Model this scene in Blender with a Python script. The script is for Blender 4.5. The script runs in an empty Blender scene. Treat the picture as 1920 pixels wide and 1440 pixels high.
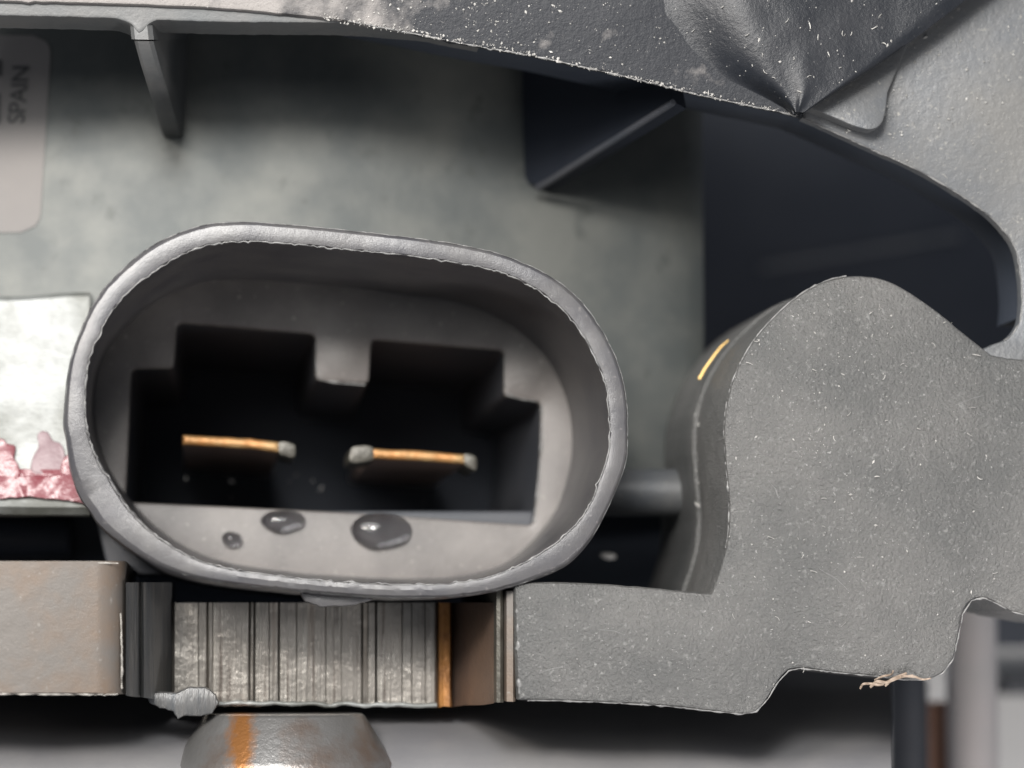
import bpy, bmesh, math, random
from mathutils import Vector, Matrix, noise
random.seed(7)
SC = bpy.context.scene
COL = SC.collection
SC.unit_settings.scale_length = 0.002        # one unit is two millimetres

# ------------------------------------------------------------------ camera
CAM = Vector((0, -50, 0))
FWD = Vector((0.1134, 1, 0.0932)).normalized()
RGT = FWD.cross(Vector((0, 0, 1))).normalized()
UPV = RGT.cross(FWD).normalized()
FPX = 5000.0
cd = bpy.data.cameras.new('camera'); cam = bpy.data.objects.new('camera', cd); COL.objects.link(cam)
cam.matrix_world = Matrix.Translation(CAM) @ Matrix((RGT, UPV, -FWD)).transposed().to_4x4()
cd.sensor_width = 36; cd.lens = 36 * FPX / 1920
cd.clip_start = 0.1; cd.clip_end = 500
cd.dof.use_dof = True; cd.dof.focus_distance = 51.0; cd.dof.aperture_fstop = 0.074
SC.camera = cam

# ------------------------------------------------------------------ world, lamps, exposure
w = bpy.data.worlds.new('World'); SC.world = w; w.use_nodes = True
bg = w.node_tree.nodes['Background']; bg.inputs[0].default_value = (0.74, 0.78, 0.86, 1); bg.inputs[1].default_value = 0.62

def lamp(name, loc, target, size, energy, color):
    l = bpy.data.lights.new(name, 'AREA'); l.shape = 'DISK'; l.size = size; l.energy = energy; l.color = color
    o = bpy.data.objects.new(name, l); COL.objects.link(o); o.location = loc
    o.rotation_euler = (Vector(target) - Vector(loc)).to_track_quat('-Z', 'Y').to_euler()
lamp('white_lamp', (-6.0, -56, 26.0), (5, 3, 4), 11.0, 62000, (1.0, 0.98, 0.95))
lamp('warm_lamp', (-25.0, -52, 25.0), (5, 3, 4), 11.0, 46000, (1.0, 0.91, 0.82))
lamp('soft_fill_lamp', (-14.0, -50, 30.0), (5, 3, 4), 44.0, 96000, (1.0, 0.99, 0.97))  # large fill lamp, added to soften the light on everything
lamp('low_fill_lamp', (20, -14, -15), (15, 12, -6), 8.0, 11000, (1.0, 0.96, 0.94))  # fill lamp added low at right to brighten the pins and panel
SC.view_settings.view_transform = 'Standard'; SC.view_settings.look = 'None'
SC.view_settings.exposure = -0.72; SC.view_settings.gamma = 1.0
SC.cycles.use_denoising = True
SC.cycles.max_bounces = 8

# ------------------------------------------------------------------ helpers
def at(px, py, d):
    """the point of the plane y = d that lies at this place of the layout drawing"""
    r = FWD + RGT * ((px - 960) / FPX) + UPV * ((720 - py) / FPX)
    return CAM + r * ((d - CAM.y) / r.y)

def tag(o, label=None, cat=None, group=None, kind=None):
    if label: o['label'] = label
    if cat: o['category'] = cat
    if group: o['group'] = group
    if kind: o['kind'] = kind
    return o

def thing(name, loc, label, cat, group=None):
    o = bpy.data.objects.new(name, None); COL.objects.link(o); o.location = loc
    o.empty_display_size = 0.5
    return tag(o, label, cat, group)

def wloc(o):
    v = Vector(o.location)
    while o.parent: o = o.parent; v += Vector(o.location)
    return v

def link(name, me, mat, parent=None, origin=None, smooth=40):
    o = bpy.data.objects.new(name, me); COL.objects.link(o)
    base = wloc(parent) if parent else Vector((0, 0, 0))
    if origin is not None: o.location = Vector(origin) - base
    off = Vector(origin) if origin is not None else base
    me.transform(Matrix.Translation(-off))
    if parent: o.parent = parent
    me.materials.clear(); me.materials.append(mat)
    if smooth:
        for p in me.polygons: p.use_smooth = True
        me.set_sharp_from_angle(angle=math.radians(smooth))
    return o

def mesh(bm, fix=True):
    if fix: bmesh.ops.recalc_face_normals(bm, faces=bm.faces[:])
    me = bpy.data.meshes.new('m'); bm.to_mesh(me); bm.free(); return me

def smooth_closed(pts, n=6, closed=True):
    P = [Vector(p) for p in pts]; out = []; N = len(P)
    for i in range(N if closed else N - 1):
        if closed: p0, p1, p2, p3 = P[i-1], P[i], P[(i+1) % N], P[(i+2) % N]
        else:
            p1, p2 = P[i], P[i+1]
            p0 = P[i-1] if i > 0 else p1 - (p2 - p1)
            p3 = P[i+2] if i + 2 < N else p2 + (p2 - p1)
        t01 = max((p1-p0).length, 1e-4) ** .5; t12 = max((p2-p1).length, 1e-4) ** .5; t23 = max((p3-p2).length, 1e-4) ** .5
        m1 = (p2-p1 + t12*((p1-p0)/t01 - (p2-p0)/(t01+t12))); m2 = (p2-p1 + t12*((p3-p2)/t23 - (p3-p1)/(t12+t23)))
        for k in range(n):
            t = k / n
            out.append((2*t**3-3*t*t+1)*p1 + (t**3-2*t*t+t)*m1 + (-2*t**3+3*t*t)*p2 + (t**3-t*t)*m2)
    if not closed: out.append(P[-1])
    return out

def round_poly(pts, r, n=4):
    P = [Vector(p) for p in pts]; out = []
    for i in range(len(P)):
        a, b, c = P[i-1], P[i], P[(i+1) % len(P)]
        u = (a-b); v = (c-b); q = min(r, u.length*.45, v.length*.45)
        s, e = b + u.normalized()*q, b + v.normalized()*q
        for k in range(n+1):
            t = k/n; out.append((1-t)**2*s + 2*t*(1-t)*b + t*t*e)
    return out

def ragged(pts, amp, freq=.05, seed=0, spike=0.0):
    """wear: push each point a little along the outline's normal"""
    out = []; N = len(pts); rnd = random.Random(seed)
    for i, p in enumerate(pts):
        t = (pts[(i+1) % N] - pts[i-1]); t = t.normalized() if t.length > 1e-6 else Vector((1, 0))
        nrm = Vector((-t.y, t.x))
        q = Vector((p.x*freq, p.y*freq, seed*3.7))
        a = noise.noise(q)*.7 + noise.noise(q*3.1)*.5
        if spike and rnd.random() < spike: a += rnd.uniform(.5, 2.0)
        out.append(p + nrm*a*amp)
    return out

def dense(pts, step):
    out = []; N = len(pts)
    for i in range(N):
        a, b = pts[i], pts[(i+1) % N]; k = max(1, int((b-a).length/step))
        for j in range(k): out.append(a + (b-a)*j/k)
    return out

def inset(ring, b):
    """ring: world points in an x-z plane, offset inwards by b"""
    N = len(ring); area = sum(ring[i-1].x*ring[i].z - ring[i].x*ring[i-1].z for i in range(N))
    s = 1 if area > 0 else -1; out = []
    for i in range(N):
        t = ring[(i+1) % N] - ring[i-1]; t = Vector((t.x, 0, t.z))
        if t.length < 1e-7: out.append(ring[i].copy()); continue
        t.normalize(); out.append(ring[i] + Vector((-t.z, 0, t.x))*b*s)
    return out

def loft(bm, rings, closed=True):
    V = [[bm.verts.new(p) for p in r] for r in rings]
    for a, b in zip(V, V[1:]):
        n = len(a)
        for i in range(n if closed else n-1):
            j = (i+1) % n
            try: bm.faces.new((a[i], a[j], b[j], b[i]))
            except ValueError: pass
    return V

def setd(ring, y): return [Vector((p.x, y, p.z)) for p in ring]

def plate(name, pts, d0, d1, mat, parent=None, bevel=.08, origin=None, smooth=35, tilt=None):
    q = []
    for p in pts:
        p = Vector((p[0], p[1]))
        if not q or (p-q[-1]).length > 1.5: q.append(p)
    if (q[0]-q[-1]).length < 1.5: q.pop()
    r = [at(p[0], p[1], d0) for p in q]
    bm = bmesh.new()
    rings = [setd(inset(r, bevel), d0), setd(inset(r, bevel*.3), d0+bevel*.3), setd(r, d0+bevel), setd(r, d1)]
    if tilt: rings = [[Vector((p.x, p.y + tilt(p), p.z)) for p in q] for q in rings]
    V = loft(bm, rings)
    for ring in (V[0], V[-1]):
        es = [bm.edges.get((ring[i-1], ring[i])) for i in range(len(ring))]
        nf = len(bm.faces)
        bmesh.ops.triangle_fill(bm, use_beauty=True, use_dissolve=False, edges=[e_ for e_ in es if e_])
        if len(bm.faces) == nf: bm.faces.new(ring)
    return link(name, mesh(bm), mat, parent, origin, smooth)

def sweep_x(name, prof, x0, x1, mat, parent=None, n=24, thick=.5, origin=None, wob=0):
    """a shell whose (z, y) profile runs along x; prof in drawing (py, depth), x0, x1 drawing px"""
    bm = bmesh.new(); rings = []
    for k in range(n+1):
        x = x0 + (x1-x0)*k/n
        f = [at(x, py, d) for py, d in prof]
        if wob: f = [p + Vector((0, noise.noise(p*.6)*wob, noise.noise(p*.6+Vector((9, 0, 0)))*wob)) for p in f]
        rings.append(f + [p + Vector((0, thick, 0)) for p in reversed(f)])
    V = loft(bm, rings); bm.faces.new(V[0]); bm.faces.new(V[-1])
    return link(name, mesh(bm), mat, parent, origin)

def lathe_z(name, c, prof, mat, parent=None, n=64, origin=None):
    """prof: (radius, z) from the top down around the vertical line through c"""
    bm = bmesh.new()
    rings = [[Vector((c[0]+r*math.cos(2*math.pi*i/n), c[1]+r*math.sin(2*math.pi*i/n), z)) for i in range(n)] for r, z in prof]
    V = loft(bm, rings); bm.faces.new(V[0]); bm.faces.new(V[-1])
    return link(name, mesh(bm), mat, parent, origin)

def tube(name, path, rad, mat, parent=None, n=8, origin=None, radii=None):
    bm = bmesh.new(); rings = []; N = len(path)
    for i, p in enumerate(path):
        t = (path[min(i+1, N-1)] - path[max(i-1, 0)]).normalized()
        u = t.cross(Vector((0, 1, 0.01))).normalized(); v = t.cross(u)
        r = radii[i] if radii else rad
        rings.append([p + (u*math.cos(2*math.pi*k/n) + v*math.sin(2*math.pi*k/n))*r for k in range(n)])
    V = loft(bm, rings); bm.faces.new(V[0]); bm.faces.new(V[-1])
    return link(name, mesh(bm), mat, parent, origin, 80)

def worn(name, pts, d, rad, mt, parent, closed=False, seed=0, amp=1.0, step=4):
    """a thin pale bead of scuffed plastic along an edge"""
    P_ = dense([Vector(p) for p in pts], step)
    if not closed: P_ = P_[:len(P_)-int((Vector(pts[0])-Vector(pts[-1])).length/step)]
    P_ = ragged(P_, amp, .09, seed+50, .10)
    if closed: P_ = P_ + P_[:1]
    path = [at(p.x, p.y, d) for p in P_]
    radii = [rad*max(.12, .65 + 1.1*noise.noise(Vector((i*.23, seed, 0))) + .5*noise.noise(Vector((i*.9, seed, 4)))) for i in range(len(path))]
    return tube(name, path, rad, mt, parent, 6, radii=radii)

# ------------------------------------------------------------------ materials
def mat(name, base, rough=.5, metal=0., base2=None, vs=.5, vr=(.35, .65), bumps=(), spec=.5, speck=None, stretch=(1, 1, 1), rough2=None, coat=0., fade=None, iso=(), streak=None):
    m = bpy.data.materials.new(name); m.use_nodes = True; nt = m.node_tree; N = nt.nodes; L = nt.links
    b = N['Principled BSDF']; b.inputs['Roughness'].default_value = rough; b.inputs['Metallic'].default_value = metal
    b.inputs['Specular IOR Level'].default_value = spec; b.inputs['Coat Weight'].default_value = coat
    b.inputs['Base Color'].default_value = (*base, 1)
    tc = N.new('ShaderNodeTexCoord'); mp = N.new('ShaderNodeMapping'); L.new(tc.outputs['Object'], mp.inputs[0]); mp.inputs['Scale'].default_value = stretch
    def nz(scale, detail=6, rgh=.6, off=0):
        n = N.new('ShaderNodeTexNoise'); n.inputs['Scale'].default_value = scale; n.inputs['Detail'].default_value = detail; n.inputs['Roughness'].default_value = rgh
        if off:
            a = N.new('ShaderNodeVectorMath'); a.operation = 'ADD'; a.inputs[1].default_value = (off, off*.7, off*1.3); L.new(mp.outputs[0], a.inputs[0]); L.new(a.outputs[0], n.inputs['Vector'])
        else: L.new(mp.outputs[0], n.inputs['Vector'])
        return n
    def ramp(src, lo, hi):
        r = N.new('ShaderNodeMapRange'); r.inputs[1].default_value = lo; r.inputs[2].default_value = hi; L.new(src, r.inputs[0]); return r.outputs[0]
    col = None
    if base2:
        src = nz(vs).outputs[0]
        if fade:      # the dust lies thicker towards -x
            sp = N.new('ShaderNodeSeparateXYZ'); L.new(tc.outputs['Object'], sp.inputs[0])
            g_ = N.new('ShaderNodeMapRange'); g_.inputs[1].default_value = fade[0]; g_.inputs[2].default_value = fade[1]; g_.inputs[3].default_value = fade[2]; g_.inputs[4].default_value = -fade[2]*.75; L.new(sp.outputs[0], g_.inputs[0])
            ad = N.new('ShaderNodeMath'); L.new(src, ad.inputs[0]); L.new(g_.outputs[0], ad.inputs[1]); src = ad.outputs[0]
        f = ramp(src, *vr)
        mx = N.new('ShaderNodeMix'); mx.data_type = 'RGBA'; mx.inputs[6].default_value = (*base, 1); mx.inputs[7].default_value = (*base2, 1); L.new(f, mx.inputs[0]); col = mx.outputs[2]
        if rough2 is not None:
            rr = N.new('ShaderNodeMapRange'); rr.inputs[3].default_value = rough; rr.inputs[4].default_value = rough2; L.new(f, rr.inputs[0]); L.new(rr.outputs[0], b.inputs['Roughness'])
    if speck:
        for i, (c, scale, thr, soft) in enumerate(speck):
            f = ramp(nz(scale, 3, .55, 11.3*(i+1)).outputs[0], thr, thr+soft)
            mx = N.new('ShaderNodeMix'); mx.data_type = 'RGBA'; L.new(f, mx.inputs[0])
            if col: L.new(col, mx.inputs[6])
            else: mx.inputs[6].default_value = (*base, 1)
            mx.inputs[7].default_value = (*c, 1); col = mx.outputs[2]
    if streak:    # one streak of colour that imitates a reflection: (x, half width, colour)
        sp = N.new('ShaderNodeSeparateXYZ'); L.new(tc.outputs['Object'], sp.inputs[0])
        wv = N.new('ShaderNodeMath'); wv.operation = 'MULTIPLY_ADD'; L.new(nz(2.5, 4, .6, 3.1).outputs[0], wv.inputs[0]); wv.inputs[1].default_value = .5; wv.inputs[2].default_value = -streak[0]-.25
        ad = N.new('ShaderNodeMath'); L.new(sp.outputs[0], ad.inputs[0]); L.new(wv.outputs[0], ad.inputs[1])
        ab = N.new('ShaderNodeMath'); ab.operation = 'ABSOLUTE'; L.new(ad.outputs[0], ab.inputs[0])
        f = N.new('ShaderNodeMapRange'); f.inputs[1].default_value = streak[1]; f.inputs[2].default_value = streak[1]*.3; L.new(ab.outputs[0], f.inputs[0])
        mx = N.new('ShaderNodeMix'); mx.data_type = 'RGBA'; L.new(f.outputs[0], mx.inputs[0]); L.new(col, mx.inputs[6]); mx.inputs[7].default_value = (*streak[2], 1); col = mx.outputs[2]
    if col: L.new(col, b.inputs['Base Color'])
    last = None
    for q, (scale, strength, dist) in [(0, x) for x in bumps] + [(1, x) for x in iso]:
        bp = N.new('ShaderNodeBump'); bp.inputs['Strength'].default_value = strength; bp.inputs['Distance'].default_value = dist
        n_ = nz(scale, 4, .6, scale*.37)
        if q: L.new(tc.outputs['Object'], n_.inputs['Vector'])
        L.new(n_.outputs[0], bp.inputs['Height'])
        if last: L.new(last, bp.inputs['Normal'])
        last = bp.outputs[0]
    if last: L.new(last, b.inputs['Normal'])
    return m

M = {}
M['plate'] = mat('grey_grained_plastic', (.064, .065, .064), .48, rough2=.34, base2=(.096, .0945, .0915), vs=.4, bumps=((.3, .35, .8), (16, 1.0, .06), (38, .8, .03)), speck=(((.14, .14, .136), 9, .61, .12), ((.23, .23, .225), 17, .67, .06)))
M['conn'] = mat('connector_plastic', (.042, .0415, .046), .34, base2=(.066, .064, .064), vs=.9, bumps=((5, .12, .05), (40, .35, .012)), speck=(((.105, .10, .10), 9, .64, .1),))
M['ledge'] = mat('connector_ledge_plastic', (.072, .065, .062), .46, base2=(.112, .102, .096), vs=.8, bumps=((10, .25, .03), (40, .45, .014)), speck=(((.2, .19, .17), 7, .64, .1),))
M['black'] = mat('black_plastic', (.024, .030, .042), .55, spec=.3, base2=(.030, .036, .048), vs=.6, bumps=((16, .2, .03),))
M['dark'] = mat('dark_plastic', (.032, .036, .044), .5, base2=(.044, .046, .053), vs=.6, bumps=((14, .25, .03),))
M['ring'] = mat('dusty_shroud_plastic', (.015, .0165, .020), .55, spec=.3, base2=(.19, .178, .17), vs=1.3, vr=(.40, .68), bumps=((2.5, .3, .08), (13, .45, .04), (30, .5, .02)), speck=(((.22, .21, .2), 12, .69, .06),), fade=(-5.8, .6, .30))
M['ringgrey'] = mat('scuffed_grey_plastic', (.066, .071, .078), .42, base2=(.096, .095, .092), vs=.5, bumps=((9, .35, .04), (30, .3, .02)), speck=(((.18, .175, .16), 11, .64, .1),))
M['ribgrey'] = mat('grey_rib_plastic', (.068, .072, .074), .5, base2=(.088, .088, .087), vs=1.2, bumps=((12, .25, .03),), speck=(((.06, .06, .06), 5, .72, .04),))
M['flap'] = mat('black_rubber', (.008, .0095, .0125), .42, spec=.28, base2=(.018, .019, .022), vs=.7, bumps=((10, .3, .04), (35, .3, .02)), speck=(((.07, .07, .07), 12, .68, .08),))
M['can'] = mat('zinc_plated_steel', (.054, .060, .059), .54, .35, base2=(.092, .095, .088), vs=.5, vr=(.38, .66), spec=.5, rough2=.52, bumps=((3, .1, .05), (18, .12, .02)), speck=(((.04, .044, .041), 1.4, .62, .14),))
M['bright'] = mat('bright_steel', (.18, .188, .184), .45, .2, base2=(.075, .078, .07), vs=.55, vr=(.42, .60), bumps=((5, .2, .05), (16, .25, .02)))
M['label'] = mat('pale_label_paper', (.125, .117, .112), .6, base2=(.145, .134, .127), vs=.5, bumps=((6, .05, .02),))
M['ink'] = mat('black_ink', (.02, .02, .02), .6, base2=(.035, .035, .035), vs=3)
M['pink'] = mat('pink_paint', (.13, .026, .034), .32, base2=(.17, .07, .078), vs=1.2, bumps=((2.2, .5, .12), (8, .2, .04)))
M['pinkpale'] = mat('pale_pink_paint', (.16, .105, .115), .5, base2=(.19, .14, .148), vs=2.0, bumps=((6, .4, .06),))
M['brown'] = mat('tarnished_steel', (.092, .083, .075), .45, .25, base2=(.105, .077, .057), vs=.7, vr=(.46, .66), bumps=((3, .12, .06), (40, .3, .015)), speck=(((.15, .138, .125), 9, .68, .06),))
M['scored'] = mat('scored_steel', (.20, .187, .168), .33, .6, base2=(.06, .048, .04), vs=1.3, vr=(.56, .70), bumps=((2.0, .5, .06),), iso=((.7, .25, .3), (14, .28, .025), (3, .1, .08)), stretch=(6, 6, .18), speck=(((.25, .238, .215), 3, .6, .1), ((.12, .085, .058), .35, .60, .12)))
M['cut'] = mat('dull_grey_steel', (.06, .064, .068), .4, .35, base2=(.10, .098, .095), vs=1.4, bumps=((5, .5, .08),), stretch=(3, 3, .4))
M['copper'] = mat('rusty_copper', (.34, .155, .045), .5, .4, base2=(.15, .07, .028), vs=1.6, bumps=((7, .6, .08),))
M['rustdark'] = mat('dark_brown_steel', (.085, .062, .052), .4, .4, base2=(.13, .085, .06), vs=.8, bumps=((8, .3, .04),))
M['brass'] = mat('brass', (.32, .145, .045), .45, .45, base2=(.34, .225, .105), vs=2.2, bumps=((9, .6, .05),), speck=(((.45, .22, .07), 5, .66, .05),))
M['floor'] = mat('black_pocket_plastic', (.011, .014, .021), .6, spec=.2, base2=(.014, .017, .024), vs=.6)
M['bladeside'] = mat('brown_tinned_blade', (.46, .31, .25), .32, .5, base2=(.32, .25, .22), vs=1.0, bumps=((8, .2, .03),))
M['tin'] = mat('tinned_metal', (.07, .066, .055), .42, .3, base2=(.04, .037, .030), vs=3, bumps=((10, .4, .04),))
M['bolt'] = mat('brown_steel_reflection', (.17, .168, .165), .34, .6, streak=(-.85, .30, (.26, .115, .038)), base2=(.12, .08, .058), vs=.55, vr=(.50, .70), bumps=((10, .35, .04), (32, .3, .02)), speck=(((.2, .195, .19), 8, .68, .06),))  # the orange streak is a reflection painted into the colour
M['duct'] = mat('grey_duct_plastic', (.10, .10, .106), .45, base2=(.13, .128, .128), vs=.3, bumps=((8, .15, .03),))
M['pin'] = mat('grey_steel_pin', (.42, .40, .39), .4, .2, base2=(.48, .44, .43), vs=.6)
M['copperpin'] = mat('copper_pin', (.42, .22, .15), .4, .4, base2=(.48, .28, .2), vs=.6)
M['white'] = mat('white_panel', (.62, .61, .59), .6, base2=(.68, .67, .65), vs=.4)
M['dust'] = mat('pale_dust', (.16, .157, .15), .55, base2=(.40, .39, .37), vs=3.5)
M['worn'] = mat('scuffed_pale_plastic', (.085, .085, .085), .4, base2=(.15, .149, .146), vs=3, bumps=((12, .5, .03),))
M['edgehighlight'] = mat('worn_steel_highlight', (.2, .19, .175), .4, .3, base2=(.3, .285, .26), vs=3)
M['fibre'] = mat('golden_fibre', (.80, .52, .16), .35)
M['shred'] = mat('tan_shred', (.17, .125, .092), .6, base2=(.24, .19, .15), vs=3)
wm = bpy.data.materials.new('water'); wm.use_nodes = True; b = wm.node_tree.nodes['Principled BSDF']
b.inputs['Base Color'].default_value = (.55, .55, .57, 1); b.inputs['Roughness'].default_value = .02; b.inputs['IOR'].default_value = 1.33; b.inputs['Transmission Weight'].default_value = 1
tc = wm.node_tree.nodes.new('ShaderNodeTexNoise'); tc.inputs['Scale'].default_value = 2.0
bp = wm.node_tree.nodes.new('ShaderNodeBump'); bp.inputs['Strength'].default_value = .01; wm.node_tree.links.new(tc.outputs[0], bp.inputs['Height']); wm.node_tree.links.new(bp.outputs[0], b.inputs['Normal'])
M['water'] = wm

# ================================================================== setting: what lies behind and below
tag(plate('background_panel', [(1500, 1212), (2300, 1212), (2300, 1900), (1500, 1900)], 21, 22, M['white'], None, .1), kind='structure')
lower = sweep_x('lower_duct', [(1225, 7.7), (1285, 5.6), (1315, 4.8), (1345, 4.0), (1368, 3.4), (1390, 2.9), (1408, 2.5), (1430, 2.2), (1460, 2.0), (1520, 1.8), (1700, 1.6), (1900, 1.8)], -400, 1672, M['duct'], None, 40, .6, wob=.12)
tag(lower, kind='structure')

# ================================================================== motor can with its label
CD, CQ = 5.4, 90.0                      # front depth of the can and how slowly its skin curves away
can = thing('motor_can', (0, CD+6, 2.7), 'grey-green zinc-plated motor can filling the background behind the oval connector', 'motor')
zt, zb = at(600, -300, 9).z, at(1200, 940, 8.6).z
def on_can(px, py, h):
    """point of the can's skin, raised by h, at this place of the layout drawing"""
    d = CD
    for _ in range(12): p = at(px, py, d); d = CD + p.x*p.x/CQ - h
    return at(px, py, d)
xe = on_can(1326, 500, 0).x; ye = CD + xe*xe/CQ
prof = [(-16 + (xe-.55+16)*k/40) for k in range(41)]
prof = [(x, CD + x*x/CQ) for x in prof] + [(xe-.25, ye+.02), (xe-.06, ye+.16), (xe, ye+.45), (xe, ye+11), (-16, ye+11)]
zm = at(700, 585, CD).z; xm = at(1010, 700, CD).x
bm = bmesh.new()
for sel, zs in ((prof, (zt, zt*.8, zm)), ([(xm, CD+xm*xm/CQ)] + [q for q in prof if q[0] > xm] + [(xm, ye+11)], (zm-.002, zm*.7, zb))):
    V = loft(bm, [[Vector((x, y, z)) for x, y in sel] for z in zs]); bm.faces.new(V[0]); bm.faces.new(V[-1])
link('can_body', mesh(bm), M['can'], can, None, 40)

def can_patch(name, pts, mt, parent, h, n=14):
    bm = bmesh.new()
    r0 = [on_can(p[0], p[1], h) for p in pts]; r1 = [on_can(p[0], p[1], -.05) for p in pts]
    V = loft(bm, [r0, r1]); f = bm.faces.new(V[0])
    return link(name, mesh(bm), mt, parent, None, 30)
lab_pts = []
x0, x1, y0, y1 = -260, 88, 66, 436
out = round_poly([(x0, y0), (97, y0), (74, y1), (x0-18, y1)], 36, 8)
bm = bmesh.new(); rows = []
NU, NV = 30, 30
# the label as a curved grid clipped to a rounded rectangle
for j in range(NV+1):
    v = j/NV; y = y0 + (y1-y0)*v; e = min(y-y0, y1-y)
    cut = 0 if e >= 36 else 36 - math.sqrt(max(0, 36**2-(36-e)**2))
    xr = 97 - 23*v - cut; row = []
    for i in range(NU+1):
        x = x0 + (xr-x0)*i/NU; row.append(on_can(x, y, .03))
    rows.append(row)
loft(bm, rows, closed=False)
label = link('label', mesh(bm), M['label'], can)
tag(label, 'pale rounded paper label with sideways lettering')
def letters(body, px, pyb, pyt, capw, lean, name):
    cu = bpy.data.curves.new('t', 'FONT'); cu.body = body; cu.space_character = .94; cu.offset = .012
    ob = bpy.data.objects.new('t', cu); COL.objects.link(ob); dg = bpy.context.evaluated_depsgraph_get()
    me = bpy.data.meshes.new_from_object(ob.evaluated_get(dg)); bpy.data.objects.remove(ob)
    xs = [v.co.x for v in me.vertices]; ys = [v.co.y for v in me.vertices]
    for v in me.vertices:
        u = (v.co.x-min(xs))/(max(xs)-min(xs)); q = (v.co.y-min(ys))/(max(ys)-min(ys))
        py = pyb + (pyt-pyb)*u; x = px - capw*q + lean*u
        v.co = on_can(x, py, .05)
    return link(name, me, M['ink'], label, None, 0)
letters('SPAIN', 46, 231, 124, 33, 10, 'lettering')
bmk = [(-14, 190), (-2, 190), (3, 112), (-9, 112)]
for ya, yb in ((112, 142), (174, 232)):
    can_patch('print_mark', [(-20, ya), (4 if ya < 150 else 1, ya), (4 if ya < 150 else 1, yb), (-20, yb)], M['ink'], label, .05)

# ================================================================== bright steel strap at left, pink paint on it
strap = thing('steel_strap', at(60, 965, 4.5), 'bright shiny steel strap at the left edge, smeared with pink paint', 'metal strap')
sweep_x('strap_face', [(553, 5.30), (560, 5.10), (640, 4.9), (760, 4.55), (880, 4.2), (930, 4.05), (948, 3.95), (962, 4.1), (966, 4.55)], -300, 168, M['bright'], strap, 40, .3, wob=.10)
def strapd(y): return 5.10 - (y-560)/(930-560)*1.05
def blob(name, pts, mt, parent, h, dfun, step=4, amp=1.3, seed=1):
    pts = ragged(dense(smooth_closed(pts, 5), step), amp, .05, seed)
    bm = bmesh.new(); base = [at(p.x, p.y, dfun(p.y)+.12) for p in pts]; top = [at(p.x, p.y, dfun(p.y)-h*.6) for p in pts]
    c = sum((Vector(p) for p in pts), Vector((0, 0)))/len(pts)
    ins = [c + (p-c)*.9 for p in pts]
    it = [at(p.x, p.y, dfun(p.y)-h + noise.noise(Vector((p.x*.05, p.y*.05, seed)))*h*.5) for p in ins]
    mid_ = [c + (p-c)*.965 for p in pts]; mt_ = [at(p.x, p.y, dfun(p.y)-h*.88) for p in mid_]
    V = loft(bm, [base, top, mt_, it]); bm.faces.new(V[3])
    return link(name, mesh(bm), mt, parent, None, 80)
blob('paint_streak', [(-60, 884), (60, 880), (150, 884), (170, 898), (60, 897), (-60, 905)], M['pink'], strap, .05, strapd, seed=2, amp=2.4)
blob('paint_streak', [(-60, 898), (60, 893), (170, 895), (180, 942), (120, 938), (60, 932), (-60, 930)], M['pink'], strap, .09, strapd, seed=3, amp=2.4)
blob('paint_streak', [(-30, 826), (6, 824), (14, 832), (29, 836), (27, 858), (34, 872), (40, 896), (-30, 898)], M['pink'], strap, .08, strapd, seed=4)
blob('paint_streak', [(120, 858), (150, 850), (165, 886), (115, 888)], M['pink'], strap, .07, strapd, seed=6)
blob('paint_patch', [(70, 816), (79, 808), (90, 811), (99, 826), (113, 832), (121, 850), (119, 884), (60, 886), (62, 856), (73, 838)], M['pinkpale'], strap, .06, strapd, seed=5)

rod = thing('black_rod', at(40, 1045, 7), 'black horizontal rod in the gap under the pink-smeared strap', 'rod')
bm = bmesh.new()
rings = []
for X in (at(-300, 1000, 7).x, at(132, 1000, 7).x-.1, at(132, 1000, 7).x):
    r = .44 if X < at(130, 1000, 7).x else .36; c = at(0, 1006, 7)
    rings.append([Vector((X, 7+.5+r*math.cos(a*math.pi/16), c.z+r*math.sin(a*math.pi/16))) for a in range(32)])
V = loft(bm, rings); bm.faces.new(V[0]); bm.faces.new(V[-1])
link('rod_body', mesh(bm), M['floor'], rod)
plate('added_strap_backing', [(-300, 600), (236, 600), (236, 1060), (-300, 1060)], 8.2, 9.2, M['floor'], rod, .05)  # dark sheet added to block the bright background in the gap
# dark housing added to block light, closing the space behind the connector and under the can
backer = thing('added_rear_backing', at(700, 1330, 9), 'dark plastic housing wall added deep behind the connector and bracket to block light', 'backing')
plate('added_rear_wall', [(-400, 1016), (1075, 1016), (1080, 925), (1420, 925), (1500, 1000), (1500, 1300), (-400, 1300)], 9.6, 11, M['black'], backer, .1)

# ================================================================== fan shroud ring across the top
arc = [(-300, 4), (-150, 1), (0, 2), (130, 5), (260, 9), (400, 15), (520, 25), (640, 38), (760, 60), (880, 84), (1000, 105), (1100, 127), (1200, 150), (1300, 175), (1400, 197), (1497, 219), (1560, 246), (1627, 277), (1713, 315), (1780, 353), (1847, 398), (1880, 430), (1904, 467), (1914, 520), (1916, 570), (1910, 608), (1890, 634), (1862, 646), (1830, 664), (1800, 720)]
arcs = smooth_closed(arc, 10, False)
arcr = ragged(arcs, 1.5, .07, 3, .06)
arcr = [p if p.x < 1500 else q + (p-q)*.3 for p, q in zip(arcr, arcs)]
shroud = thing('fan_shroud', at(900, 100, 0), 'dusty dark plastic fan shroud arching across the top above the motor can', 'fan shroud')
outl = arcr + [Vector(p) for p in ((2300, 700), (2300, -500), (-300, -500))]
def lean(p): return max(0, (p.z - at(0, 60, 0).z))*.05
spl = [i for i, p in enumerate(arcr) if p.x > 1500][0]
left = arcr[:spl+1] + [Vector((1560, -120)), Vector((1560, -500)), Vector((-300, -500))]
right = arcr[spl:] + [Vector(p) for p in ((2300, 760), (2300, -500), (1562, -500), (1562, -120))]
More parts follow.
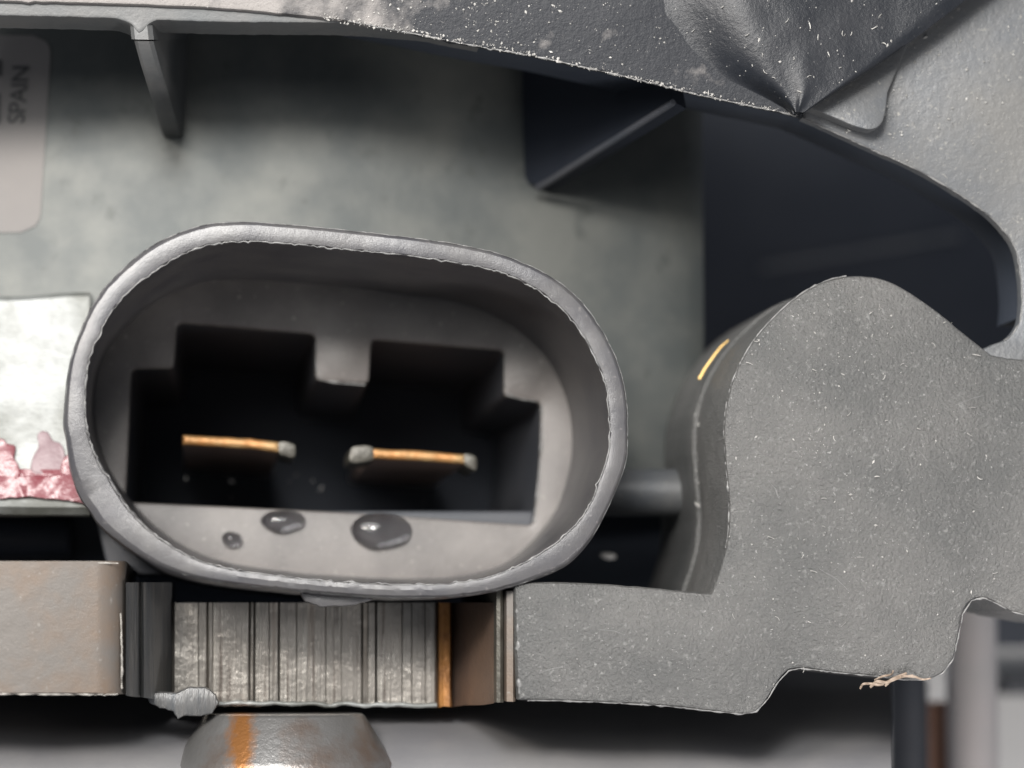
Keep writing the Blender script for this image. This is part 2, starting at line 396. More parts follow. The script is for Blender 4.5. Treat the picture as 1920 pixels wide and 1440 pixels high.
plate('ring_face', left, 0.0, .14, M['ring'], shroud, .06)
tag(plate('ring_side_face', right, 0.5, .8, M['ringgrey'], shroud, .06), 'lighter scuffed grey stretch of the ring')
# pale lip behind the front edge (tapered to imitate its shade at right) and dark wall above the can
lipc = [Vector((p.x, p.y + 27 - 40*max(0, min(1, (p.x-380)/420))**1.3)) for p in arcs if p.x < 905]
fil = []
for p in lipc:      # fillets where the rib joins
    q = p.copy()
    if 205 <= p.x <= 262: q.y += (1-math.sqrt(max(0, 1-((p.x-205)/57)**2)))*34
    if 262 < p.x < 300: q.y += 34*(max(0, (300-p.x)/38))**2.2 + 0
    fil.append(q)
fil = smooth_closed(fil, 2, False)
plate('ring_lip', ragged(fil, 1.2, .08, 5) + [Vector((920, -300)), Vector((-300, -300))], .145, 1.2, M['ribgrey'], shroud, .05)
plate('ring_wall', [Vector((p.x-1, p.y-3 + (0 if p.x < 1500 else 1))) for p in arcs if 640 < p.x and p.y < 600] + [Vector((2200, 600)), Vector((2200, -500)), Vector((640, -500))], 1.65, 3.2, M['black'], shroud, .03)
worn('worn_or_highlight_edge', [tuple(p) for p in arcs if 1500 < p.x and p.y < 640], .52, .022, M['worn'], shroud, False, 9, .6)
worn('worn_or_highlight_edge', [tuple(p) for p in arcs if 640 < p.x < 1500], .03, .028, M['worn'], shroud, False, 10, 1.2)
# rib (slanted fin that runs from the ring to the can) with a crack near its top
def fin(name, front, back, th, mt, parent):
    """front, back: drawing points (px, py, d) along the near and far edge of a thin fin"""
    bm = bmesh.new(); F = [at(*p) for p in front]; B = [at(*p) for p in back]
    rings = []
    for f, b_ in zip(F, B):
        t = Vector((th/2, 0, 0)); u = (b_-f)*.02
        rings.append([f-t+u, f-t*.6, f+t*.6, f+t+u, b_+t, b_-t])
    V = loft(bm, rings); bm.faces.new(V[0]); bm.faces.new(V[-1])
    return link(name, mesh(bm), mt, parent, None, 30)
rib = fin('rib', [(268, 77, .22), (280, 120, .62), (294, 165, 1.4), (308, 210, 2.9), (322, 256, 5.3)], [(342, 60, 5.9), (340, 110, 5.9), (338, 160, 5.9), (336, 210, 5.9), (334, 256, 5.9)], .36, M['ribgrey'], shroud)
tag(rib, 'cracked grey rib')
fin('rib_stub', [(263, 46, .16), (266, 74, .20)], [(342, 44, 5.9), (342, 75, 5.9)], .42, M['ribgrey'], shroud)
# dark triangular gusset at right of the can
g = bmesh.new()
tri = [at(1262, 190, .9), at(1130, 272, 3.2), at(1030, 334, 5.2), at(1008, 347, 5.6), at(992, 345, 5.8), at(983, 330, 5.9), at(979, 250, 5.9), at(976, 60, 5.9), at(1240, 60, 2.0)]
off = Vector((.30, .22, -.10))
V = loft(g, [tri, [p+off for p in tri]]); g.faces.new(V[0]); g.faces.new(V[1])
link('gusset', mesh(g), M['floor'], shroud, None, 30)
tube('gusset_edge', [at(1262, 192, .8), at(1130, 276, 3.0), at(1030, 340, 5.0), at(1008, 352, 5.4)], .07, M['dark'], shroud, 8)
# end wall of the eye-shaped opening and the dark back of the duct
plate('duct_back', [(1100, -100), (2300, -100), (2300, 900), (1100, 900)], 27, 28, M['floor'], shroud, .1)
tube('duct_ridge', [at(1425, 502, 26.9), at(1600, 474, 26.9), at(1800, 440, 26.9)], .11, M['dark'], shroud, 8)
# raised pad on the grey stretch
pad = smooth_closed([(1505, 196), (1532, 206), (1570, 222), (1605, 237), (1634, 243), (1652, 234), (1663, 210), (1670, 170)], 5, False)
plate('raised_pad', ragged(pad, .8, .1, 4) + [Vector(p) for p in ((1720, 60), (1790, -60), (1600, -200), (1480, 100))], -.02, .30, M['ringgrey'], shroud, .06, tilt=lambda p: max(0, p.z-at(1600, 243, 0).z)*.24)

# black rubber flap folded over the ring
flap = thing('rubber_flap', at(1497, 212, -.5), 'black dust-specked rubber flap with folds, tapering to a point over the shroud', 'rubber flap')
bm = bmesh.new(); rows = []
tip = Vector((1500, 214))
Lp = [Vector((1484, 209)), Vector((1430, 184)), Vector((1345, 140)), Vector((1268, 62)), Vector((1215, -20)), Vector((1150, -140))]
Rp = [Vector((1508, 211)), Vector((1580, 164)), Vector((1665, 108)), Vector((1742, 52)), Vector((1815, -4)), Vector((1990, -140))]
Ls = smooth_closed(Lp, 8, False); Rs = smooth_closed(Rp, 8, False)
NF = 40
for a_, b_ in zip(Ls, Rs):
    row = []; wd = (b_-a_).length
    for k in range(NF+1):
        t = k/NF; p = a_ + (b_-a_)*t
        s = min(1, wd/300)
        near = math.exp(-wd/330)*min(1, wd/60)
        rise = max(0, min(1, t/.34)); rise = rise*rise*(3-2*rise)
        h = -.01 + .50*rise + .09*math.exp(-abs((t-.50)/.09)**1.6)*near - .05*math.exp(-((t-.36)/.12)**2)*near + .10*noise.noise(Vector((p.x*.004, p.y*.004, 2))) + .02*noise.noise(Vector((p.x*.02, p.y*.02, 7)))
        if t > .94: h -= (t-.94)*1.2
        row.append(at(p.x, p.y, -h))
    rows.append(row)
top = [[p for p in r] for r in rows]
vt = loft(bm, top, closed=False); vb = loft(bm, [[p+Vector((0, .22, 0)) for p in r] for r in rows], closed=False)
for j in range(len(rows)-1):
    for k in (0, NF):
        try: bm.faces.new((vt[j][k], vt[j+1][k], vb[j+1][k], vb[j][k]))
        except ValueError: pass
bmesh.ops.remove_doubles(bm, verts=bm.verts[:], dist=1e-4)
from mathutils.bvhtree import BVHTree
flap_tree = BVHTree.FromBMesh(bm)
def flap_depth(p):
    r = FWD + RGT*((p.x-960)/FPX) + UPV*((720-p.y)/FPX)
    h = flap_tree.ray_cast(CAM, r.normalized())
    return h[0].y if h[0] else -.5
link('flap_sheet', mesh(bm), M['flap'], flap, None, 60)

# ================================================================== connector
conn = thing('connector', at(640, 1110, 4), 'grey plastic oval two-pin socket with a thick worn rim at the centre', 'connector')
O = [(118, 763), (117, 800), (122, 823), (130, 880), (150, 937), (167, 960), (183, 983), (217, 1013), (283, 1057), (333, 1077), (400, 1092), (533, 1108), (633, 1117), (690, 1121), (773, 1123), (873, 1119), (957, 1103), (1007, 1087), (1070, 1057), (1113, 1010), (1140, 960), (1163, 910), (1178, 863), (1181, 800), (1177, 740), (1160, 673), (1130, 613), (1097, 567), (1057, 530), (1000, 497), (930, 470), (840, 451), (750, 439), (654, 428), (537, 417), (450, 412), (377, 419), (287, 455), (217, 511), (179, 557), (152, 610), (129, 677)]
I = [(162, 733), (162, 770), (167, 813), (185, 863), (213, 907), (247, 957), (287, 997), (340, 1033), (400, 1058), (533, 1080), (640, 1090), (773, 1095), (870, 1090), (940, 1072), (1005, 1040), (1062, 998), (1100, 953), (1120, 907), (1137, 853), (1142, 813), (1140, 780), (1133, 720), (1113, 670), (1080, 613), (1040, 570), (1003, 543), (950, 516), (890, 500), (807, 487), (753, 480), (648, 469), (537, 458), (465, 454), (392, 461), (333, 484), (287, 514), (240, 549), (208, 590), (185, 633), (170, 671)]
Lg = [(177, 740), (177, 790), (188, 845), (215, 900), (250, 948), (292, 990), (345, 1026), (410, 1052), (533, 1073), (640, 1082), (773, 1087), (860, 1083), (923, 1069), (965, 1047), (1017, 997), (1047, 953), (1063, 907), (1073, 863), (1075, 813), (1070, 770), (1057, 727), (1040, 693), (1023, 667), (973, 620), (923, 590), (853, 565), (757, 552), (654, 537), (537, 528), (421, 523), (362, 532), (278, 574), (230, 616), (200, 655), (183, 698)]
def polar(pts, n=240, c=(640, 770)):
    S = smooth_closed(pts, 12); A = [(math.atan2(p.y-c[1], p.x-c[0]), (p - Vector(c)).length) for p in S]
    A.sort(); out = []
    for k in range(n):
        a = -math.pi + 2*math.pi*k/n
        for i in range(len(A)):
            a0, r0 = A[i-1]; a1, r1 = A[i]
            if i == 0: a0 -= 2*math.pi
            if a0 <= a < a1 or (i == len(A)-1 and a >= a1):
                if a >= a1: a0, r0 = A[-1]; a1, r1 = A[0]; a1 += 2*math.pi
                t = (a-a0)/max(1e-9, a1-a0); r = r0 + (r1-r0)*t
                out.append(Vector((c[0]+r*math.cos(a), c[1]+r*math.sin(a)))); break
    return out
NP = 300
Op, Ip, Lq = polar(O, NP), polar(I, NP), polar(Lg, NP)
Oj = ragged(Op, .8, .05, 11, .04); Ij = ragged(Ip, 1.6, .09, 12, .16)
LD = 4.8          # depth of the ledge behind the rim
def mid(a, b, t): return [p + (q-p)*t for p, q in zip(a, b)]
bm = bmesh.new()
def W(pts, d): return [at(p.x, p.y, d) for p in pts]
o0 = W(Oj, 0)
rings = [setd(o0, 7.4), setd(o0, .26), setd(inset(o0, .03), .10), W(mid(Oj, Ij, .16), .03), W(mid(Oj, Ij, .24), .0), W(mid(Oj, Ij, .60), -.02), W(mid(Oj, Ij, .90), .0), W(Ij, .07), W(mid(Ip, Lq, .06), .5), W(mid(Ip, Lq, .5), 2.6), W(Lq, LD-.12), W(mid(Lq, [Vector((640, 770))]*NP, .006), LD)]
rr = []
for k, r in enumerate(rings):
    rr.append([p + Vector((0, noise.noise(p*.9)*.02 + noise.noise(p*6)*.004, 0)) if 2 < k < 8 else p for p in r])
loft(bm, rr)
link('shroud_wall', mesh(bm), M['conn'], conn, None, 24)
ledge_out = rr[-1]
worn('worn_or_highlight_edge', [tuple(p) for p in mid(Oj, Ij, .95)], .02, .022, M['worn'], conn, True, 1, 1.6)
worn('worn_or_highlight_edge', [tuple(p) for p in mid(Oj, Ij, .10)], .10, .013, M['worn'], conn, True, 2, .8)
P = round_poly([(332, 605), (590, 627), (591, 714), (692, 720), (697, 637), (945, 658), (944, 744), (1014, 754), (1012, 860), (1000, 985), (675, 962), (450, 951), (236, 941), (241, 830), (247, 692), (326, 692)], 12, 5)
P = dense(P, 14)
bm = bmesh.new()
pk = W(P, LD); pk = setd(pk, LD)
def outset(r, b): return inset(r, -b)
edge0 = outset(pk, .07)
v0 = [bm.verts.new(p) for p in ledge_out]; v1 = [bm.verts.new(p) for p in edge0]
e = [bm.edges.new((v0[i-1], v0[i])) for i in range(len(v0))] + [bm.edges.new((v1[i-1], v1[i])) for i in range(len(v1))]
bmesh.ops.triangle_fill(bm, use_beauty=True, use_dissolve=False, edges=e)
v2 = [bm.verts.new(p) for p in setd(outset(pk, .02), LD+.025)]; v3 = [bm.verts.new(p) for p in setd(pk, LD+.09)]
for a_, b_ in ((v1, v2), (v2, v3)):
    for i in range(len(a_)): bm.faces.new((a_[i-1], a_[i], b_[i], b_[i-1]))
for f in bm.faces:
    f.normal_update()
link('keyed_ledge', mesh(bm), M['ledge'], conn, None, 30)
worn('worn_or_highlight_edge', [(1016, 760), (1015, 820), (1013, 870), (1006, 940), (1000, 982)], LD+.02, .035, M['worn'], conn, False, 3, .5)
worn('worn_or_highlight_edge', [(594, 640), (593, 680), (596, 706), (606, 714), (640, 718), (688, 722)], LD+.02, .03, M['worn'], conn, False, 4, .5)
worn('worn_or_highlight_edge', [(947, 665), (946, 715), (952, 740), (975, 748), (1010, 753)], LD+.02, .03, M['worn'], conn, False, 5, .5)
bm = bmesh.new(); V = loft(bm, [setd(pk, LD+.09), setd(inset(pk, .12), 13.08)])
link('pin_pocket', mesh(bm), M['dark'], conn, None, 30)
bm = bmesh.new(); fl = setd(inset(pk, .10), 13.0); V = loft(bm, [fl, setd(fl, 13.1)]); bmesh.ops.triangle_fill(bm, use_beauty=True, edges=[bm.edges.get((V[0][k-1], V[0][k])) for k in range(len(fl))])
link('pocket_floor', mesh(bm), M['floor'], conn, None, 30)
plate('mounting_foot', round_poly([(176, 958), (1010, 958), (1010, 1078), (262, 1078), (200, 1062)], 8), 5.2, 7.6, M['dark'], conn, .08)
# mould burr under the rim
bl = ragged(dense([Vector(p) for p in ((560, 1108), (600, 1112), (650, 1114), (690, 1116), (700, 1124), (660, 1136), (600, 1138), (572, 1128))], 6), 2, .1, 21)
plate('mould_burr', bl, .35, .6, M['conn'], conn, .05)

# ---- the two blade terminals
def blade(front, segs, label):
    """front: four drawing corners of the tip; segs: tinned corners"""
    t = thing('blade_terminal', at(*front[0], LD+.2), label, 'terminal', 'blade terminals in the socket')
    f = [at(p[0], p[1], 4.5) for p in front]
    q = dense([Vector((p.x, p.z)) for p in f], .12); q = ragged(q, .016, 5, 31)
    ring = [Vector((p.x, 4.5, p.y)) for p in q]
    bm = bmesh.new(); V = loft(bm, [setd(ring, 4.72), setd(ring, 13.05)])
    link('blade', mesh(bm), M['bladeside'], t, None, 40)
    bm = bmesh.new(); V = loft(bm, [setd(inset(ring, .05), 4.50), setd(inset(ring, .012), 4.54), setd(ring, 4.60), setd(ring, 4.72)]); bm.faces.new(V[0])
    link('tip', mesh(bm), M['brass'], t, None, 60)
    for s in segs:
        plate('tinned_corner', ragged(dense(smooth_closed(s, 4), 3), .6, .2, 5), 4.52, 6.5, M['tin'], t, .03)
    return t
blade([(342, 815), (470, 822), (524, 829), (524, 848), (470, 841), (342, 834)], [[(522, 829), (548, 831), (554, 836), (553, 856), (545, 858), (534, 854), (524, 851)]], 'left brass blade pin, gold tip with one tinned corner, in the socket')
blade([(698, 841), (790, 845), (872, 852), (872, 870), (790, 864), (698, 860)], [[(656, 848), (662, 838), (700, 839), (701, 860), (690, 865), (656, 866)], [(871, 851), (889, 854), (894, 860), (892, 882), (882, 878), (871, 870)]], 'right brass blade pin, gold tip tinned at both ends, in the socket')

# ---- water on the lower ledge
def drop(pts, h, label, seed):
    pts = smooth_closed(pts, 5); c = sum(pts, Vector((0, 0)))/len(pts)
    bm = bmesh.new(); rings = []
    for k in range(9):
        s = math.cos(k/8*math.pi/2)
        s = max(s, .02); z = h*math.sin(k/8*math.pi/2)**.8
        rings.append([at(c.x+(p.x-c.x)*s, c.y+(p.y-c.y)*s, LD-.004-z*1.0) for p in pts])
    V = loft(bm, rings); bm.faces.new(V[-1]); bm.faces.new(V[0])
    cc = at(c.x, c.y, LD)
    o = link('water_drop', mesh(bm), M['water'], None, cc, 80)
    return tag(o, label, 'water drop', 'water drops on the socket ledge')
drop([(416, 1006), (424, 998), (436, 997), (450, 1002), (454, 1014), (447, 1023), (432, 1025), (419, 1018)], .3, 'smallest water drop, round, at the left of the lower socket ledge', 1)
drop([(488, 978), (498, 963), (520, 958), (556, 960), (571, 970), (570, 984), (552, 993), (532, 999), (508, 995)], .28, 'medium water drop between the small round one and the big puddle', 2)
drop([(657, 990), (668, 974), (690, 964), (740, 965), (766, 980), (772, 995), (764, 1014), (742, 1024), (716, 1029), (704, 1031), (682, 1024), (664, 1010)], .30, 'largest water drop, a dark ragged puddle under the right pin', 3)

# ================================================================== bracket at right
brk = thing('mounting_bracket', at(1500, 1320, 3), 'large grey speckled plastic bracket with a rounded hump at the right', 'bracket')
hump = smooth_closed([(1334, 1112), (1352, 1060), (1364, 1010), (1367, 940), (1360, 860), (1358, 800), (1366, 740), (1384, 690), (1412, 640), (1450, 596), (1495, 556), (1540, 530), (1580, 519), (1620, 517), (1660, 524), (1700, 543), (1760, 584), (1810, 625), (1860, 665)], 6, False)
base = hump + [Vector(p) for p in ((1900, 672), (1960, 676), (2250, 690), (2250, 1180))]
base += smooth_closed([(1990, 1165), (1940, 1156), (1900, 1148), (1872, 1133), (1845, 1121), (1822, 1126), (1806, 1150), (1798, 1190), (1788, 1235), (1768, 1262), (1738, 1275), (1690, 1274), (1640, 1268), (1560, 1260), (1500, 1253), (1478, 1258), (1458, 1280), (1440, 1310), (1418, 1334), (1392, 1339), (1340, 1334), (1250, 1324), (1150, 1318), (1050, 1314), (985, 1313)], 5, False)
base += smooth_closed([(972, 1312), (968, 1240), (966, 1160), (964, 1093)], 4, False) + smooth_closed([(1000, 1091), (1100, 1093), (1200, 1100), (1322, 1112)], 5, False)
base = ragged(dense(base, 7), .9, .06, 41, .03)
plate('bracket_face', base, .15, 3.1, M['plate'], brk, .10)
hp = [tuple(p) for p in hump]
for k_, (a_, b_) in enumerate((((1536, 1066), (1596, 1112)), ((1604, 522), (1622, 552)), ((1700, 830), (1742, 868)), ((1440, 900), (1462, 940)), ((1610, 1138), (1618, 1165)), ((1120, 1180), (1176, 1192)), ((1790, 760), (1850, 740)), ((1010, 1262), (1060, 1250)))):
    worn('scratch', [a_, ((a_[0]+b_[0])/2+3, (a_[1]+b_[1])/2-3), b_], .15, .011, M['worn'], brk, False, 90+k_, .5)
worn('worn_or_highlight_edge', hp[10:75], .24, .028, M['worn'], brk, False, 6, .6)
worn('worn_or_highlight_edge', [(1990, 1165), (1940, 1156), (1900, 1148), (1872, 1133), (1845, 1121), (1822, 1126), (1806, 1150), (1798, 1190), (1788, 1235), (1768, 1262), (1738, 1275), (1690, 1274), (1640, 1268), (1560, 1260), (1500, 1253), (1478, 1258), (1458, 1280), (1440, 1310), (1418, 1334), (1392, 1339), (1340, 1334), (1250, 1324), (1150, 1318), (1050, 1314), (985, 1313)], .22, .022, M['worn'], brk, False, 7, .8)
worn('worn_or_highlight_edge', [(970, 1130), (971, 1180), (973, 1240), (974, 1305)], .2, .045, M['worn'], brk, False, 8, 2.0)
rear = [Vector((393+(p.x-393)*.944-7, 1186+(p.y-1186)*.944-1)) for p in hump] + [Vector(p) for p in ((1860, 720), (2150, 740), (2150, 1100), (1500, 1100), (1290, 1112))]
plate('bracket_rear', ragged(dense(rear, 8), 1.0, .06, 42, .08), 3.14, 7.4, M['plate'], brk, .05)
bm = bmesh.new(); c = at(1200, 930, 4.7); rings = []
for k in range(9):
    X = at(1090, 930, 4.7).x + (at(1300, 930, 4.7).x-at(1090, 930, 4.7).x)*k/8
    rings.append([Vector((X, 4.7+.55*math.cos(a*math.pi/14)+.5, c.z+.50*math.sin(a*math.pi/14)+.1)) for a in range(28)])
V = loft(bm, rings); bm.faces.new(V[0]); bm.faces.new(V[-1])
link('cross_bar', mesh(bm), M['ringgrey'], brk)

# ================================================================== scored steel core under the connector
core = thing('steel_core', at(500, 1325, 1), 'scored steel block with tarnished left pad under the connector', 'steel block')
def wall_v(name, prof, ytop, ybot, mt, ny=10, jag=0, thick=1.2, ybf=None):
    """prof: (px, d); swept downwards"""
    bm = bmesh.new(); rings = []
    for j in range(ny+1):
        r = []
        for x, d in prof:
            yb = ybf(x) if ybf else ybot
            y = ytop + (yb-ytop)*j/ny
            if jag and j == ny: y += noise.noise(Vector((x*.06, 3.3, 0)))*jag
            p = at(x, y, d); r.append(p)
        rings.append(r + [Vector((p.x, 7.5, p.z)) for p in (r[-1], r[0])])
    V = loft(bm, rings); bm.faces.new(V[0]); bm.faces.new(V[-1])
    return link(name, mesh(bm), mt, core, None, 25)
wall_v('tarnished_pad', [(-300, .33), (-300, .25), (180, .25), (200, .29), (215, .38), (227, .52), (234, .75), (236, 1.1)], 1052, 1300, M['brown'], 12, 3)
wall_v('bent_corner', [(236, .55), (245, .8), (256, 1.0), (264, 1.6), (270, 1.2), (282, 1.5), (292, 2.0), (306, 3.0), (322, 3.35)], 1092, 1312, M['cut'], 12, 5, ybf=lambda x: 1302 + (x-236)*.2)
gro = {372: .02, 389: .05, 399: .015, 468: .06, 477: .07, 505: .015, 523: .08, 556: .012, 611: .03, 640: .01, 679: .06, 690: .02, 705: .10, 754: .03, 772: .012, 797: .02}
prof = [(322, 3.4), (328, 3.24)]
for x in sorted(gro):
    prof += [(x-(1.2 if gro[x] < .05 else 2.6), 3.22+random.uniform(-.02, .02)), (x, 3.22+gro[x]*1.3), (x+(1.0 if gro[x] < .05 else 2.4), 3.22+random.uniform(-.02, .02))]
prof += [(815, 3.22), (820, 3.3)]
wall_v('scored_face', prof, 1130, 1324, M['scored'], 14, 7)
wall_v('copper_strip', [(821, 3.35), (824, 3.10), (832, 3.02), (843, 3.05), (847, 3.3)], 1130, 1325, M['copper'], 12, 4)
wall_v('recess_side', [(848, 3.4), (870, 2.9), (905, 1.8), (926, .9)], 1130, 1326, M['rustdark'], 10, 3, ybf=lambda x: 1325-(x-848)*.07)  # side wall of the recess in dark brown steel
wall_v('edge_strip', [(927, .80), (931, .45), (938, .42), (944, .50)], 1108, 1318, M['tin'], 10, 3)
wall_v('worn_margin', [(945, .55), (950, .40), (962, .36), (966, .45)], 1108, 1315, M['brown'], 10, 3)
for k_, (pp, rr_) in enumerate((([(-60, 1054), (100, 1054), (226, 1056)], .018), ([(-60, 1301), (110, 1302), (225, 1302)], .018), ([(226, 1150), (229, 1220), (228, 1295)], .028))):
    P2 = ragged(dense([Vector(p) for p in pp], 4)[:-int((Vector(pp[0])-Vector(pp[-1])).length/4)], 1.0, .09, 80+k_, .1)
    tube('worn_or_highlight_edge', [at(p.x, p.y, .27 if k_ < 2 else .46) for p in P2], rr_, M['edgehighlight'], core, 6, radii=[rr_*max(.1, .6+1.2*noise.noise(Vector((i*.21, k_, 9)))) for i in range(len(P2))])  # pale beads paint the highlights along the pad's worn edges
lip = [Vector((x, 1318 + 5*noise.noise(Vector((x*.03, 1, 0))) + (x-400)*.012)) for x in range(395, 822, 8)]
lipl = [at(p.x, p.y, 3.08) for p in lip]
tube('rolled_burr', lipl, .05, M['bright'], core, 7, radii=[.045+.035*noise.noise(Vector((i*.7, 0, 5))) for i in range(len(lipl))])
lump = ragged(dense([Vector(p) for p in ((268, 1296), (300, 1298), (335, 1300), (352, 1290), (385, 1288), (405, 1302), (412, 1318), (398, 1338), (372, 1344), (345, 1342), (333, 1350), (325, 1334), (300, 1328), (280, 1318))], 5), 3, .08, 51)
plate('torn_burr', lump, 1.9, 2.6, M['cut'], core, .05)
tag(core.children[-1], 'torn grey burr hanging at the lower corner')

# bolt head below the core
bc = at(533, 1390, 2.9)
bolt = thing('bolt_head', (bc.x, bc.y, at(533, 1500, 2.9).z), 'brown-grey conical bolt head with a painted orange reflection under the scored steel block', 'bolt')
zt2 = at(533, 1338, 2.9).z
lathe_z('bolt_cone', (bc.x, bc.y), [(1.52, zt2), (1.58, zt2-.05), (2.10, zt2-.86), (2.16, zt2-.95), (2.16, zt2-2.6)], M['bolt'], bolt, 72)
# ================================================================== blurred pins at the lower right
def pin(name, pxl, pxr, py, d, mt, label, cat, depth_to=2200):
    c = at((pxl+pxr)/2, py, d); r = (at(pxr, py, d)-at(pxl, py, d)).length/2; zb_ = at(0, depth_to, d).z
    o = thing(name, (c.x, d+r, zb_), label, cat)
    lathe_z('shaft', (c.x, d+r), [(r*.75, c.z), (r, c.z-.2), (r, zb_)], mt, o, 40)
    return o
pin('steel_pin', 1786, 1880, 1122, 11.5, M['pin'], 'out-of-focus grey upright steel pin below the right end of the bracket', 'pin')
pin('copper_pin', 1742, 1800, 1316, 13.0, M['copperpin'], 'out-of-focus reddish copper pin just left of the grey steel pin', 'pin')
pin('dark_post', 1676, 1748, 1262, 12.0, M['dark'], 'out-of-focus dark post under the tan shred on the bracket', 'post')
bar = thing('dark_bar', at(1950, 1215, 17), 'out-of-focus black bar crossing behind the grey steel pin', 'bar')
plate('bar_body', round_poly([(1760, 1100), (2300, 1100), (2300, 1213), (1760, 1213)], 6), 17, 18.5, M['black'], bar, .1)
bar2 = thing('slot_strip', at(1950, 1300, 19), 'out-of-focus dull strip on the pale panel at the lower right', 'strip')
plate('strip_body', round_poly([(1882, 1268), (2300, 1268), (2300, 1304), (1882, 1304)], 6), 19.5, 20.9, M['dark'], bar2, .1)
# ================================================================== fibres, shreds and dust
fp = [at(x, y, d) for x, y, d in ((1311, 711, 3.08), (1322, 691, 3.06), (1338, 668, 3.05), (1352, 650, 3.05), (1366, 638, 3.05))]
tag(tube('fibre', fp, .03, M['fibre'], None, 8, origin=fp[0], radii=[.03, .026, .022, .017, .01]), 'golden bristle lying on the left shoulder of the bracket hump', 'bristle')
bm = bmesh.new(); rnd = random.Random(5)
def strand(path, rad):
    rings = []
    for i, p in enumerate(path):
        t = (path[min(i+1, len(path)-1)]-path[max(i-1, 0)]).normalized(); u = t.cross(Vector((0, 1, .01))).normalized(); v = t.cross(u)
        r = rad*(1-.6*abs(i/(len(path)-1)-.4))
        rings.append([p+(u*math.cos(k*math.pi/3)*1.6+v*math.sin(k*math.pi/3))*r for k in range(6)])
    V = loft(bm, rings); bm.faces.new(V[0]); bm.faces.new(V[-1])
for pts, r in ((((1613, 1291), (1618, 1283), (1632, 1282), (1650, 1284), (1668, 1278), (1690, 1270), (1712, 1266)), .045), (((1632, 1288), (1645, 1278), (1662, 1280), (1676, 1272), (1700, 1262)), .06), (((1640, 1275), (1655, 1268), (1672, 1264), (1675, 1257)), .035), (((1690, 1268), (1712, 1268), (1730, 1274), (1745, 1272)), .04), (((1660, 1286), (1672, 1275), (1690, 1268), (1720, 1270)), .05)):
    strand([at(p.x, p.y, .04+.05*math.sin(i)) for i, p in enumerate(smooth_closed(pts, 4, False))], r*.36)
o = link('plastic_shred', mesh(bm), M['shred'], None, at(1680, 1275, 0), 60)
tag(o, 'frayed tan shred stuck to the lower edge of the bracket', 'shred')
gp = at(1140, 1042, 6.6); bm = bmesh.new(); bmesh.ops.create_icosphere(bm, subdivisions=3, radius=1, matrix=Matrix.Translation(gp) @ Matrix.Rotation(.12, 4, 'Y') @ Matrix.Diagonal((.18, .10, .075, 1)))
for v in bm.verts: v.co += Vector((noise.noise(v.co*9), 0, noise.noise(v.co*9+Vector((4, 0, 0)))))*.012
tag(link('fleck', mesh(bm), M['white'], None, gp, 80), 'tiny white fleck in the dark gap between connector and bracket', 'fleck')  # small pale ellipsoid set in the gap

def inside(p, poly):
    c = False; n = len(poly)
    for i in range(n):
        a, b_ = poly[i], poly[i-1]
        if (a.y > p.y) != (b_.y > p.y) and p.x < (b_.x-a.x)*(p.y-a.y)/(b_.y-a.y)+a.x: c = not c
    return c
def dust(name, poly, box, dfun, count, size, mt, label, seed, dens=None, hairs=.03):
    clump = lambda p: max(.05, min(1, .5 + 1.6*noise.noise(Vector((p.x*.012, p.y*.012, seed*.7)))))
    rnd = random.Random(seed); bm = bmesh.new(); k = 0; tries = 0
    while k < count and tries < count*60:
        tries += 1
        p = Vector((rnd.uniform(box[0], box[2]), rnd.uniform(box[1], box[3])))
        if not inside(p, poly): continue
        if dens and rnd.random() > dens(p)*clump(p): continue
        k += 1; s = size*.01*rnd.choice((.35, .4, .45, .5, .55, .6, .7, .8, 1.0, 1.7)); c = at(p.x, p.y, dfun(p)-s*.2)
        el = rnd.choice((1, 1, 1.2, 1.5, 2.0)) if rnd.random() > hairs else 5
        if el == 5: s *= .55
        m = Matrix.Translation(c) @ Matrix.Rotation(rnd.uniform(0, math.pi), 4, 'Y') @ Matrix.Rotation(rnd.uniform(-.5, .5), 4, 'X')
        q = [Vector((el, 0, 0)), Vector((0, 0, 1)), Vector((-el, 0, 0)), Vector((0, 0, -1))]
        q = [m @ (v*s*rnd.uniform(.6, 1.1) + Vector((0, rnd.uniform(-.2, .2)*s, 0))) for v in q]
        tp, bt = m @ Vector((0, -s*.7, 0)), m @ Vector((0, s*.7, 0))
        vs = [bm.verts.new(v) for v in q]; t_, b_ = bm.verts.new(tp), bm.verts.new(bt)
        for i in range(4):
            bm.faces.new((vs[i-1], vs[i], t_)); bm.faces.new((vs[i], vs[i-1], b_))
    o = link(name, mesh(bm), mt, None, None, 0)
    return tag(o, label, 'dust', None, 'stuff')
V2 = lambda L_: [Vector(p) for p in L_]
dust('bracket_dust', base, (960, 510, 1925, 1340), lambda p: .14, 520, 1.4, M['dust'], 'pale dust flecks over the grey bracket face', 61, lambda p: .12 + .88*math.exp(-(((p.x-1530)/190)**2)) * (1 if 560 < p.y < 1230 else .3))
dust('shroud_dust', left, (-10, -20, 1500, 215), lambda p: -.01, 480, 1.6, M['dust'], 'pale dust grains over the dark shroud face', 62, lambda p: .16 + .84*math.exp(-((p.x-640)/380)**2))
dust('edge_dust', V2([(600, 28), (760, 52), (1000, 97), (1300, 168), (1497, 211), (1497, 219), (1300, 177), (1000, 107), (760, 63), (600, 38)]), (600, 20, 1500, 220), lambda p: -.01, 420, 1.9, M['dust'], 'pale crumbs along the lower edge of the shroud', 66)
dust('side_dust', right, (1500, -10, 1925, 480), lambda p: .48, 420, 1.6, M['dust'], 'pale dust grains over the grey stretch of the shroud', 63, lambda p: .2 + .8*math.exp(-(((p.x-1680)/110)**2)-(((p.y-230)/120)**2)))
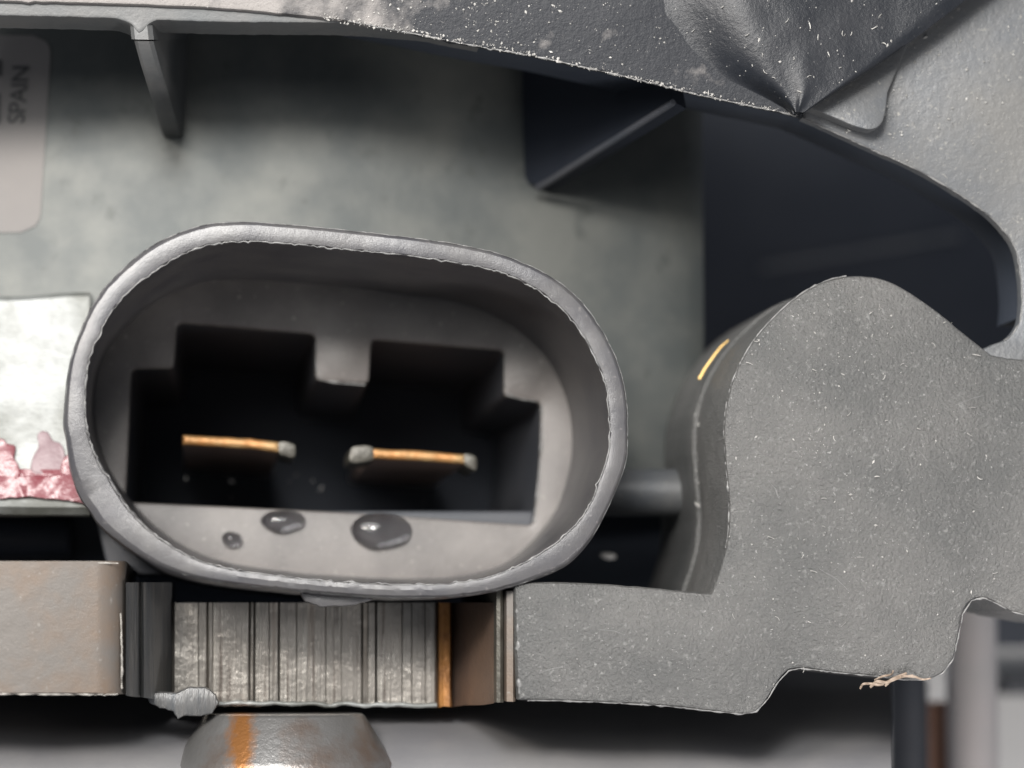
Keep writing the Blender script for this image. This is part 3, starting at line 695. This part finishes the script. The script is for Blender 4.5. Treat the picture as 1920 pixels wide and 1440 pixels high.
dust('flap_dust', V2([(1500, 205), (1350, 135), (1230, 10), (1240, -20), (1790, -20), (1660, 100)]), (1200, -20, 1800, 215), flap_depth, 100, 1.7, M['dust'], 'scattered pale dust flecks on the black flap', 64)
dust('pocket_dust', V2([(260, 890), (960, 890), (960, 965), (260, 930)]), (240, 880, 970, 960), lambda p: 8.0, 14, 3.0, M['dust'], 'few dust flecks at the bottom of the socket pocket', 65)
dust('hump_dust', V2([(1318, 770), (1310, 900), (1312, 960), (1306, 960), (1304, 880), (1308, 760)]), (1300, 750, 1320, 970), lambda p: 2.9, 40, 2.2, M['dust'], 'pale crumbs along the seam on the side of the bracket hump', 67)

def lint(name, poly, box, dfun, count, label, seed):
    rnd = random.Random(seed); big = bmesh.new(); k = 0
    while k < count:
        p = Vector((rnd.uniform(box[0], box[2]), rnd.uniform(box[1], box[3])))
        if not inside(p, poly): continue
        k += 1; a = rnd.uniform(0, 6.28); cv = rnd.uniform(-.35, .35); n = rnd.randint(3, 6); st = rnd.uniform(1.6, 3.4); r = rnd.uniform(.006, .011)
        path = []; q = p.copy()
        for i in range(n):
            path.append(at(q.x, q.y, dfun(p)-.015-.02*math.sin(i*1.1))); q += Vector((math.cos(a), math.sin(a)))*st; a += cv
        rings = []
        for i, w_ in enumerate(path):
            t = (path[min(i+1, n-1)]-path[max(i-1, 0)]).normalized(); u = t.cross(Vector((0, 1, .01))).normalized(); v = t.cross(u)
            rings.append([w_+(u*math.cos(c*2.094)+v*math.sin(c*2.094))*r for c in range(3)])
        V = loft(big, rings); big.faces.new(V[0]); big.faces.new(V[-1])
    return tag(link(name, mesh(big), M['dust'], None, None, 0), label, 'lint', None, 'stuff')
lint('bracket_lint', base, (1370, 540, 1900, 1260), lambda p: .14, 40, 'fine curled lint scattered over the grey bracket face', 71)
lint('flap_lint', V2([(1490, 195), (1350, 120), (1260, 10), (1770, 5), (1650, 95)]), (1240, 0, 1780, 200), flap_depth, 22, 'few curled lint hairs on the black flap', 72)
